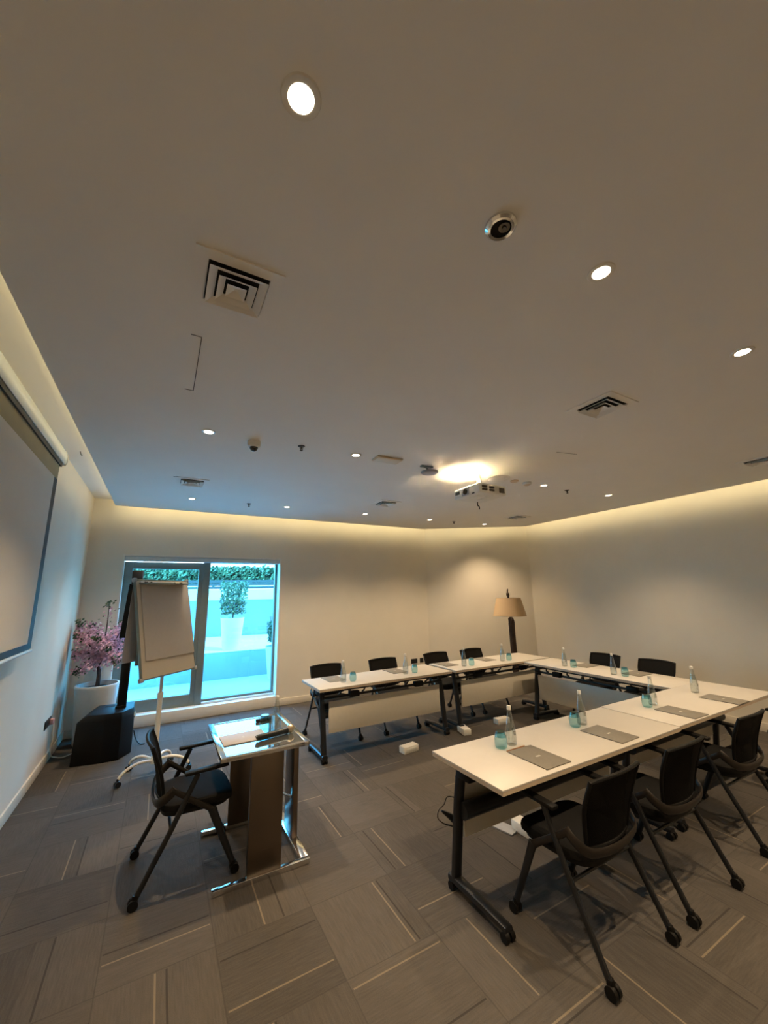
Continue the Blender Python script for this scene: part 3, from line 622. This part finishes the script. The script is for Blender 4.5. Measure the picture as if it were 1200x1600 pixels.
# ------------------------------------------------------------------ chair (faces -Y, origin on the floor)
def rpoly(w0, w1, y0, y1, e=0.45, n=40):
    """rounded seat outline, wider at the front"""
    pts = []
    for i in range(n):
        a = 2*PI*i/n; c, s_ = math.cos(a), math.sin(a)
        x = math.copysign(abs(c)**e, c); y = math.copysign(abs(s_)**e, s_)
        k = (y+1)/2; hw = w0*(1-k)+w1*k
        pts.append((x*hw, (y0+y1)/2+y*(y1-y0)/2))
    return pts
def make_chair():
    t = thing('conference_chair', '', 'chair')
    # seat cushion
    b = MB(); rings = []
    for z, k in ((0.412, 0.93), (0.420, 0.99), (0.440, 1.0), (0.455, 0.985), (0.464, 0.94), (0.468, 0.80)):
        ring = []
        for x, y in rpoly(0.235, 0.215, -0.265, 0.175):
            yy = -0.045+(y+0.045)*k; zz = z-0.018*max(0, (-yy-0.16)/0.1)**2-0.010*max(0, 1-(x/0.15)**2)*(1 if k < 0.97 and z > 0.45 else 0)
            ring.append(b.bm.verts.new((x*k, yy, zz)))
        rings.append(ring)
    for i in range(len(rings)-1): b.bridge(rings[i], rings[i+1])
    b.bm.faces.new(rings[0][::-1]); b.bm.faces.new(rings[-1]); b.build('seat', 'fabric', t)
    MB().prism(rpoly(0.215, 0.20, -0.24, 0.165), 0.392, 0.413).build('seat_pan', 'plastic', t)
    # backrest: curved mesh in a frame
    def bp(u, v):   # u -1..1, v 0 bottom..1 top
        hw = 0.175+0.04*min(1, v*1.6)
        y = 0.155+0.085*v+0.03*(1-u*u)-0.015*math.sin(v*PI)
        return Vector((u*hw, y, 0.485+0.325*v+0.012*(1-u*u)*(v-0.3)))
    b = MB(); NU, NV = 12, 8; g = [[b.bm.verts.new(bp(-1+2*i/NU, j/NV)) for i in range(NU+1)] for j in range(NV+1)]
    g2 = [[b.bm.verts.new(bp(-1+2*i/NU, j/NV)+Vector((0, 0.006, 0))) for i in range(NU+1)] for j in range(NV+1)]
    for j in range(NV):
        for i in range(NU):
            b.bm.faces.new((g[j][i], g[j][i+1], g[j+1][i+1], g[j+1][i])); b.bm.faces.new((g2[j][i], g2[j][i+1], g2[j+1][i+1], g2[j+1][i]))
    b.build('backrest', 'mesh', t)
    path = [bp(-1, v/6) for v in range(7)]+[bp(-1+2*i/10, 1) for i in range(1, 11)]+[bp(1, 1-v/6) for v in range(1, 7)]+[bp(1-2*i/10, 0) for i in range(1, 10)]
    path = [p+Vector((0, 0.003, 0)) for p in path]; b = MB(); n = len(path); rings = []
    for i, p in enumerate(path):
        d = (path[(i+1) % n]-path[i-1]).normalized(); a = Vector((0, 1, 0)); a = (a-d*a.dot(d)).normalized(); rings.append(b.ring(p, a, d.cross(a), 0.011, 0.009, 8))
    for i in range(n): b.bridge(rings[i], rings[(i+1) % n])
    b.build('back_frame', 'plastic', t)
    # U shaped carrier behind the backrest
    b = MB(); pts = spline([(-0.246, 0.10, 0.560), (-0.240, 0.150, 0.520), (-0.185, 0.196, 0.482), (0, 0.212, 0.466), (0.185, 0.196, 0.482), (0.240, 0.150, 0.520), (0.246, 0.10, 0.560)], 5)
    b.tube(pts, [0.026]*len(pts), 10, rb=[0.009]*len(pts), upv=(0, 0.25, 1)); b.build('back_carrier', 'bracket', t)
    for s_ in (-1, 1):
        lr = MB().tube([(s_*0.262, 0.262, 0.055), (s_*0.255, 0.10, 0.36), (s_*0.247, -0.025, 0.625)], 0.0165, 10, rb=0.012, upv=(0, 1, 0)).build('leg', 'black', t)
        lf_ = MB().tube([(s_*0.245, -0.265, 0.055), (s_*0.243, -0.19, 0.23), (s_*0.240, -0.12, 0.40)], [0.017, 0.021, 0.026], 10, rb=0.012, upv=(0, 1, 0)).build('leg', 'black', t)
        MB().tube([(s_*0.240, -0.135, 0.385), (s_*0.243, 0.0, 0.475), (s_*0.246, 0.12, 0.56)], 0.017, 10, rb=0.010, upv=(0, 0, 1)).build('side_bar', 'bracket', t)
        b = MB(); b.box(s_*0.247-0.026, s_*0.247+0.026, -0.205, 0.055, 0.628, 0.650, 0.009, M=Matrix.Translation((0, -0.075, 0.64)) @ Matrix.Rotation(-0.04, 4, 'X') @ Matrix.Translation((0, 0.075, -0.64))); b.build('armrest', 'plastic', t)
        for y_ in (0.275, -0.275):
            xx = s_*(0.262 if y_ > 0 else 0.245)
            b = MB(); b.tube([(xx-0.023, y_, 0.027), (xx-0.005, y_, 0.027)], 0.027, 14); b.tube([(xx+0.005, y_, 0.027), (xx+0.023, y_, 0.027)], 0.027, 14)
            b.lathe([(0.013, 0.03), (0.019, 0.05), (0.014, 0.07)], 10, c=(xx, y_-math.copysign(0.008, y_), 0)); b.build('castor', 'plastic', lr if y_ > 0 else lf_)
    MB().tube([(-0.24, -0.115, 0.385), (0.24, -0.115, 0.385)], 0.012, 8).build('stretcher', 'black', t)
    MB().tube([(-0.255, 0.11, 0.345), (0.255, 0.11, 0.345)], 0.009, 8).build('stretcher', 'black', t)
    return t
ch = make_chair()
KIDS[ch] = [k for k in bpy.data.objects if k.parent == ch]
ch.location = (0.275, 3.265, 0); ch.rotation_euler = (0, 0, PI/2+0.03)
ch['label'] = 'black conference chair standing alone beside the steel lectern desk'; ch['group'] = 'black castor chairs'
GC = 'black castor chairs'
dup(ch, (2.105, 1.615, 0), PI+0.02, 'black conference chair nearest the camera at the near table row', GC)
dup(ch, (2.835, 1.615, 0), PI, 'second black conference chair along the near table row', GC)
dup(ch, (3.86, 1.64, 0), PI, 'third black conference chair along the near table row', GC)
dup(ch, (5.10, 1.44, 0), PI, 'fourth chair of the near row, mostly cut by the right edge of the photo', GC)
dup(ch, (1.995, 4.915, 0), 0.03, 'black mesh chair behind the left end of the far table row', GC)
dup(ch, (2.835, 4.90, 0), 0, 'second black mesh chair from the left behind the far table row', GC)
dup(ch, (3.765, 4.90, 0), 0, 'black mesh chair right of the black wall sockets behind the far row', GC)
dup(ch, (4.46, 4.88, 0), 0, 'black mesh chair closest to the floor lamp behind the far row', GC)
dup(ch, (5.40, 3.60, 0), -PI/2, 'black mesh chair behind the cross table, nearer the floor lamp', GC)
dup(ch, (5.42, 2.93, 0), -PI/2, 'black mesh chair behind the cross table, nearer the right edge', GC)

# ------------------------------------------------------------------ folding table (user side -Y, inner side +Y, origin at the centre on the floor)
def make_table(L):
    t = thing('training_table', '', 'table')
    h = L/2
    MB().box(-h, h, -0.30, 0.30, 0.732, 0.742, 0.0015).build('tabletop', 'laminate', t)
    MB().box(-h+0.0005, h-0.0005, -0.2995, 0.2995, 0.714, 0.732).build('edge_band', 'edge', t)
    for s_ in (-1, 1):
        x = s_*(h-0.085)
        MB().tube([(x, 0.225, 0.05), (x, 0.165, 0.50), (x, 0.125, 0.69)], 0.022, 12, rb=0.030, upv=(0, 1, 0), sq=0.6).build('leg', 'black', t)
        b = MB(); b.tube([(x, -0.185, 0.055), (x, 0.0, 0.062), (x, 0.265, 0.062)], [0.018, 0.022, 0.024], 12, rb=[0.026, 0.030, 0.031], upv=(0, 0, 1), sq=0.7); ft = b.build('foot', 'black', t)
        for y_ in (-0.175, 0.245):
            b = MB(); b.tube([(x-0.030, y_, 0.024), (x-0.006, y_, 0.024)], 0.024, 14); b.tube([(x+0.006, y_, 0.024), (x+0.030, y_, 0.024)], 0.024, 14); b.tube([(x, y_, 0.024), (x, y_, 0.05)], 0.010, 8); b.build('castor', 'plastic', ft)
        b = MB(); b.prism([(-0.25, 0.714), (0.24, 0.714), (0.22, 0.70), (0.12, 0.665), (0.02, 0.665), (-0.10, 0.69), (-0.20, 0.684), (-0.24, 0.695)], x-0.022, x+0.022, M=Matrix(((0, 0, 1, 0), (1, 0, 0, 0), (0, 1, 0, 0), (0, 0, 0, 1))))
        b.box(x-0.035, x+0.035, 0.02, 0.13, 0.64, 0.70, 0.01); b.build('hinge_bracket', 'plastic', t)
    MB().tube([(-h+0.085, 0.135, 0.450), (h-0.085, 0.135, 0.450)], 0.046, 20).build('beam', 'black', t)
    b = MB(); b.tube([(-h+0.08, 0.17, 0.618), (h-0.08, 0.17, 0.618)], 0.014, 8); b.tube([(-h+0.08, 0.21, 0.685), (h-0.08, 0.21, 0.685)], 0.008, 8)
    for x in [(-h+0.3)+k*(L-0.6)/4 for k in range(5)]:
        b.tube([(x, 0.21, 0.70), (x+0.02, 0.19, 0.65), (x+0.02, 0.15, 0.63)], 0.009, 6); b.box(x-0.03, x+0.05, 0.14, 0.22, 0.70, 0.714)
    b.build('cable_rail', 'black', t)
    for x in (-h+0.45, h-0.45): MB().box(x-0.06, x+0.06, 0.16, 0.22, 0.60, 0.66, 0.008).build('latch', 'plastic', t)
    MB().box(-h+0.145, h-0.145, 0.195, 0.210, 0.27, 0.585, 0.004).build('modesty_panel', 'panel', t)
    return t
LT = 1.775
tb = make_table(LT); KIDS[tb] = [k for k in bpy.data.objects if k.parent == tb]
GT = 'white training tables in the U layout'
tb.location = (1.59+LT/2, 1.945, 0); tb['label'] = 'white training table nearest the camera with the open left end'; tb['group'] = GT
dup(tb, (1.59+LT*1.5+0.012, 1.957, 0), 0, 'white training table of the near row running to the right edge', GT)
dup(tb, (1.545+LT/2, 4.485, 0), PI, 'white training table at the left end of the far row by the window side', GT)
dup(tb, (1.545+LT*1.5+0.06, 4.475, 0), PI, 'white training table of the far row in front of the floor lamp', GT)
t3 = make_table(1.87); t3['label'] = 'white training table crossing between the near and far rows by the right wall'; t3['group'] = GT
t3.location = (4.865, 2.26+0.935, 0); t3.rotation_euler = (0, 0, PI/2+0.0)

# ------------------------------------------------------------------ tableware
ZT_ = 0.742
def make_bottle():
    t = thing('water_bottle', '', 'bottle')
    prof = [(0.030, 0.0), (0.034, 0.006), (0.0345, 0.05), (0.033, 0.08), (0.027, 0.125), (0.019, 0.165), (0.0135, 0.195), (0.013, 0.215)]
    MB().lathe(prof, 24, capt=False).build('glass_body', 'clear', t)
    MB().lathe([(0.0285, 0.005), (0.0315, 0.010), (0.0318, 0.05), (0.030, 0.08), (0.0245, 0.122), (0.0175, 0.158)], 20).build('water', 'water', t)
    MB().lathe([(0.0135, 0.212), (0.0138, 0.214), (0.0138, 0.234), (0.012, 0.237)], 18).build('cap', 'white', t)
    b = MB(); 
    for k in range(4):
        for j in range(3):
            a0 = -2.15+k*0.16; b_ = 0.088-j*0.009
            p = lambda a, z: (0.0350*math.cos(a), 0.0350*math.sin(a), z)
            b.quad(p(a0, b_), p(a0+0.11, b_), p(a0+0.11, b_-0.005), p(a0, b_-0.005))
    b.build('printed_label', 'printdark', t, smooth=False)
    return t
def make_glass():
    t = thing('teal_tumbler', '', 'drinking glass')
    MB().lathe([(0.030, 0.0), (0.036, 0.006), (0.040, 0.03), (0.040, 0.055), (0.037, 0.068)], 24, capt=False).build('bowl', 'teal', t)
    MB().lathe([(0.037, 0.068), (0.032, 0.085), (0.028, 0.098)], 24, capb=False).build('foot', 'tealdark', t)
    return t
def make_pad(m='folder'):
    t = thing('notepad', '', 'notepad')
    MB().box(-0.105, 0.105, -0.148, 0.148, 0, 0.006, 0.002).build('cover', m, t)
    MB().box(-0.101, 0.103, -0.144, 0.144, 0.0005, 0.003).build('pages', 'paper', t)
    b = MB()
    for k in range(4): b.box(-0.017+k*0.009, -0.011+k*0.009, -0.006, 0.008, 0.006, 0.0066)
    b.build('logo', 'printlight', t, smooth=False)
    return t
def make_pencil():
    t = thing('pencil', '', 'pencil')
    MB().tube([(-0.085, 0, 0.004), (0.075, 0, 0.004)], 0.004, 6).build('barrel', 'pencil', t)
    MB().tube([(0.075, 0, 0.004), (0.090, 0, 0.004)], [0.004, 0.0006], 6).build('tip', 'printlight', t)
    return t
bt = make_bottle(); gl = make_glass(); pad = make_pad(); pen = make_pencil()
for r in (bt, gl, pad, pen): KIDS[r] = [k for k in bpy.data.objects if k.parent == r]
used = set()
def put(r, x, y, z, rz, label, group):
    if r in used: return dup(r, (x, y, z), rz, label, group)
    used.add(r); r.location = (x, y, z); r.rotation_euler = (0, 0, rz); r['label'] = label; r['group'] = group; return r
GB, GG, GP, GE = 'clear glass water bottles', 'upturned teal tumblers', 'grey notepads at the places', 'pencils above the near notepads'
Z = ZT_+0.0005
near = [('closest to the open left end of the near row', 2.093, 2.055, 1.995, 2.05, 2.075, 1.828, 0.0),
        ('second from the left in the near row', 2.835, 2.055, 2.745, 2.05, 2.80, 1.83, 0.03),
        ('third from the left in the near row', 3.80, 2.045, 3.70, 2.04, 3.755, 1.815, -0.02),
        ('furthest right in the near row', 4.56, 2.05, None, None, 4.48, 1.80, 0.0)]
for lab, bx, by, gx, gy, px_, py, a in near:
    put(bt, bx, by, Z, 0.3, 'clear water bottle '+lab, GB)
    if gx: put(gl, gx, gy, Z, 0, 'upturned teal tumbler '+lab, GG)
    put(pad, px_, py, Z, a, 'grey notepad '+lab, GP)
    if bx < 2.5: put(pen, px_-0.015, py+0.157, Z, a+0.02, 'brown pencil above the notepad '+lab, GE)
far = [('before the leftmost far chair', 1.905, 4.39, 2.025, 4.385, 1.87), ('before the second far chair', 2.745, 4.38, 2.88, 4.38, 2.72),
       ('right of the third far chair', 3.67, 4.36, 3.79, 4.345, 3.55), ('near the floor lamp', 4.38, 4.35, 4.50, 4.34, 4.26)]
for lab, bx, by, gx, gy, px_ in far:
    put(bt, bx, by, Z, 1.0, 'clear water bottle on the far row '+lab, GB); put(gl, gx, gy, Z, 0, 'teal tumbler on the far row '+lab, GG)
    put(pad, px_, 4.60, Z, 0, 'grey notepad on the far row '+lab, GP)
for lab, by, gy, py in (('nearer the floor lamp', 3.60, 3.48, 3.58), ('nearer the near row', 2.945, 2.82, 2.93)):
    put(bt, 4.74, by, Z, 0, 'clear water bottle on the cross table '+lab, GB); put(gl, 4.755, gy, Z, 0, 'teal tumbler on the cross table '+lab, GG)
    put(pad, 5.0, py-0.11, Z, PI/2, 'grey notepad on the cross table '+lab, GP)
# on the lectern
ZL = 0.7505
put(bt, 0.835, 3.17, ZL-0.003, 0.5, 'clear water bottle on the mirror top of the lectern desk', GB)
put(gl, 0.765, 3.235, ZL-0.003, 0, 'blue tumbler beside the bottle on the lectern desk', GG)
pl = make_pad('folderlight'); pl.location = (0.595, 3.13, ZL-0.003); pl.rotation_euler = (0, 0, PI/2+0.03)
tag(pl, 'pale pinkish notepad lying on the mirror top of the lectern desk', 'notepad')
t = thing('handheld_microphone', 'black handheld microphone with a champagne ball grille on the lectern desk', 'microphone', (0.79, 3.03, ZL+0.020), 0.20)
b = MB(); b.tube([(-0.135, 0, -0.002), (-0.13, 0, 0), (0.06, 0, 0), (0.095, 0, 0.0)], [0.016, 0.0185, 0.019, 0.023], 20); b.build('handle', 'black', t)
b = MB(); b.lathe([(0.004, -0.030), (0.016, -0.026), (0.026, -0.014), (0.030, 0), (0.026, 0.014), (0.016, 0.024), (0.004, 0.028)], 20, c=(0.118, 0, 0.008)); b.build('grille', 'bronze', t)
t = thing('presenter_remote', 'small black remote lying behind the bottle on the lectern desk', 'remote', (0.80, 3.44, ZL-0.003), 0.15)
MB().box(-0.06, 0.06, -0.018, 0.018, 0, 0.022, 0.007).build('body', 'black', t)
MB().box(0.01, 0.03, -0.008, 0.008, 0.021, 0.024, 0.001).build('button', 'bracket', t)

# ------------------------------------------------------------------ floor boxes
def floor_box():
    t = thing('floor_power_block', '', 'power block', group='white power blocks on the carpet')
    MB().box(-0.10, 0.10, -0.05, 0.05, 0, 0.068, 0.005).build('body', 'whitepaint', t)
    MB().box(-0.075, 0.075, -0.053, -0.049, 0.016, 0.05, 0.001).build('socket_strip', 'white', t)
    return t
fb = floor_box(); KIDS[fb] = [k for k in bpy.data.objects if k.parent == fb]
fb.location = (2.56, 4.06, 0); fb.rotation_euler = (0, 0, 0.12); fb['label'] = 'white power block on the carpet in front of the left far table'
dup(fb, (3.46, 4.18, 0), 1.3, 'white power block beside the joint legs of the far row')
dup(fb, (4.13, 4.20, 0), -0.1, 'white power block in front of the right far table, seen beyond the bottle')
dup(fb, (2.47, 2.34, 0), 1.6, 'white power block under the near table beside a grey lid')
tag(MB().box(-0.05, 0.05, -0.12, 0.12, 0, 0.012, 0.003, M=Matrix.Translation((2.37, 2.50, 0)) @ Matrix.Rotation(0.25, 4, 'Z')).build('floor_box_lid', 'greycard'), 'grey open floor-box lid beside the white block under the near table', 'floor box lid')
# cable tail at the near table leg
t = thing('cable_bundle', 'dark cable end with a looping lead beside the near table leg', 'cable', (1.68, 2.20, 0.32))
MB().tube([(0.07, 0.0, 0.0), (0.0, 0.0, 0.05), (-0.07, 0.0, 0.10)], [0.034, 0.020, 0.006], 8).build('strain_relief', 'black', t)
MB().tube(spline([(0.05, 0.0, 0.14), (-0.02, 0.0, 0.165), (-0.05, 0.0, 0.13), (-0.09, 0.0, 0.11), (-0.10, 0.0, 0.07), (-0.06, -0.0, 0.03), (0.0, 0.0, 0.0), (0.06, 0.0, -0.03)]), 0.0035, 6).build('lead', 'bracket', t)

# ------------------------------------------------------------------ driftwood floor lamp
t = thing('driftwood_floor_lamp', 'floor lamp of dark driftwood with a beige tapered shade in the far corner', 'floor lamp', (5.62, 5.32, 0))
b = MB(); b.tube(spline([(0.05, 0, 0.03), (0.045, 0, 0.4), (0.03, 0, 0.85), (0.035, 0, 1.18), (0.0, 0, 1.30)]), [0.064-0.0005*i for i in range(19)]+[0.045, 0.030]+[0.02]*4, 10, rb=[0.05]*21+[0.02]*4)
b.tube(spline([(-0.005, 0.0, 0.95), (-0.02, 0.0, 1.12), (-0.03, 0.0, 1.25)]), [0.025]*4+[0.02]*4+[0.014]*4+[0.006], 8)
b.tube(spline([(0.02, 0, 1.25), (0.0, 0, 1.45), (0.0, 0, 1.62), (-0.008, 0, 1.70), (0.0, 0, 1.77)]), [0.018]*8+[0.016]*5+[0.026]*5+[0.012]*6+[0.003], 8); b.build('driftwood_stem', 'darkwood', t)
MB().lathe([(0.17, 0), (0.17, 0.025), (0.16, 0.032)], 32).build('base', 'black', t)
b = MB(); b.lathe([(0.295, 1.285), (0.215, 1.60)], 40, capb=False, capt=False); b.lathe([(0.290, 1.286), (0.210, 1.599)], 40, capb=False, capt=False); b.build('shade', 'shade', t)
b = MB(); b.lathe([(0.298, 1.280), (0.296, 1.292)], 40, capb=False, capt=False); b.lathe([(0.216, 1.592), (0.2135, 1.604)], 40, capb=False, capt=False)
for k in range(3): a = k*2*PI/3; b.tube([(0, 0, 1.585), (0.21*math.cos(a), 0.21*math.sin(a), 1.595)], 0.003, 6)
b.build('shade_ring', 'bronze', t)

# ------------------------------------------------------------------ outside
ZG = 0.12
YR = 8.75
ZP = 0.62
struct(MB().box(-6, 9, YB+0.35, YR, -0.2, ZG).build('terrace_paving', 'sand'))
struct(MB().box(-6, 9, YR, 14.0, -0.2, ZP, 0.01).build('raised_terrace', 'riser'))
struct(MB().box(-6, 9, YR+0.0, 13.0, ZP, ZP+0.012).build('upper_paving', 'sand'))
struct(MB().prism([(-6, 13.2), (9, 11.0), (9, 11.4), (-6, 13.6)], ZP, 1.62).build('terrace_wall', 'stone', smooth=False))
struct(MB().prism([(-6, 13.22), (9, 11.02), (9, 11.5), (-6, 13.7)], 1.62, 1.92).build('wall_coping', 'sand', smooth=False))
t = thing('slatted_fence', 'dark fence strip on top of the terrace wall seen through the window', 'fence', (0, 0, 0))
for k in range(3):
    MB().prism([(-6, 13.32), (9, 11.12), (9, 11.15), (-6, 13.35)], 1.93+k*0.09, 2.005+k*0.09).build('rail', 'fence', t, smooth=False)
def bush(name, label, cat, loc, size, n, rr, leafsz, m='hedge', rz=0, trunk=None):
    t = thing(name, label, cat, loc, rz)
    b = MB(); sx_, sy_, sz_ = size
    for _ in range(n):
        f = rr.random()
        p = Vector((rr.uniform(-1, 1), rr.uniform(-1, 1), rr.uniform(-1, 1)))
        mx_ = max(abs(p.x), abs(p.y), abs(p.z)); p *= rr.uniform(0.72, 1.04)/mx_ if f < 0.8 else 1
        q = Vector((p.x*sx_, p.y*sy_, p.z*sz_)); q += Vector((rr.gauss(0, .02), rr.gauss(0, .02), rr.gauss(0, .03)))
        card(b, q, rr.uniform(leafsz*.7, leafsz*1.3), rr, 1.4)
    b.build('foliage', m, t, smooth=False)
    return t
rr = random.Random(11)
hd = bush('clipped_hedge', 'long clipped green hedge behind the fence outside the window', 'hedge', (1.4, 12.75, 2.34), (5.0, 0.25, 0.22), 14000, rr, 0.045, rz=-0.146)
MB().box(-5.0, 5.0, -0.10, 0.10, -0.25, 0.12).build('shade_core', 'hedgecore', hd)  # solid dark block: the shade inside the hedge put into its colour
def planter(label, loc, s, rr, tw, th, tag_):
    t = thing('outdoor_planter', label, 'potted shrub', loc)
    b = MB(); b.lathe([(0.165*s, 0), (0.17*s, 0.02), (0.235*s, 0.62*s), (0.24*s, 0.65*s), (0.225*s, 0.65*s), (0.22*s, 0.60*s)], 32, capt=False); b.build('pot', 'pot', t)
    MB().lathe([(0.221*s, 0.60*s), (0.22*s, 0.61*s)], 24).build('soil', 'soil', t)
    b = MB(); b.tube([(0, 0, 0.6*s), (0.01, 0, 0.80*s), (0, 0, 1.0*s)], 0.014, 8)
    for k in range(7):
        a = k*0.9; b.tube([(0, 0, 0.8*s), (0.1*math.cos(a), 0.1*math.sin(a), 1.0*s), (0.16*math.cos(a), 0.16*math.sin(a), 1.25*s)], 0.006, 5)
    b.build('stem', 'bark', t)
    b = MB()
    for _ in range(1700):
        p = Vector((rr.uniform(-1, 1), rr.uniform(-1, 1), rr.uniform(-1, 1))); k = 0.8+0.2*(p.z+1)/2
        p = Vector((p.x*tw*k, p.y*tw*k, p.z*th+0.72*s+th)); card(b, p, rr.uniform(0.014, 0.028), rr, 1.4)
    b.build('foliage', 'hedge', t, smooth=False)
    return t
planter('shrub in a tall white pot on the raised terrace, mid right pane', (1.37, 9.05, ZP+0.012), 1.0, rr, 0.28, 0.34, 0)
planter('shrub in a white pot standing just outside at the right edge of the window', (2.13, 8.25, ZG), 0.95, rr, 0.19, 0.20, 1)
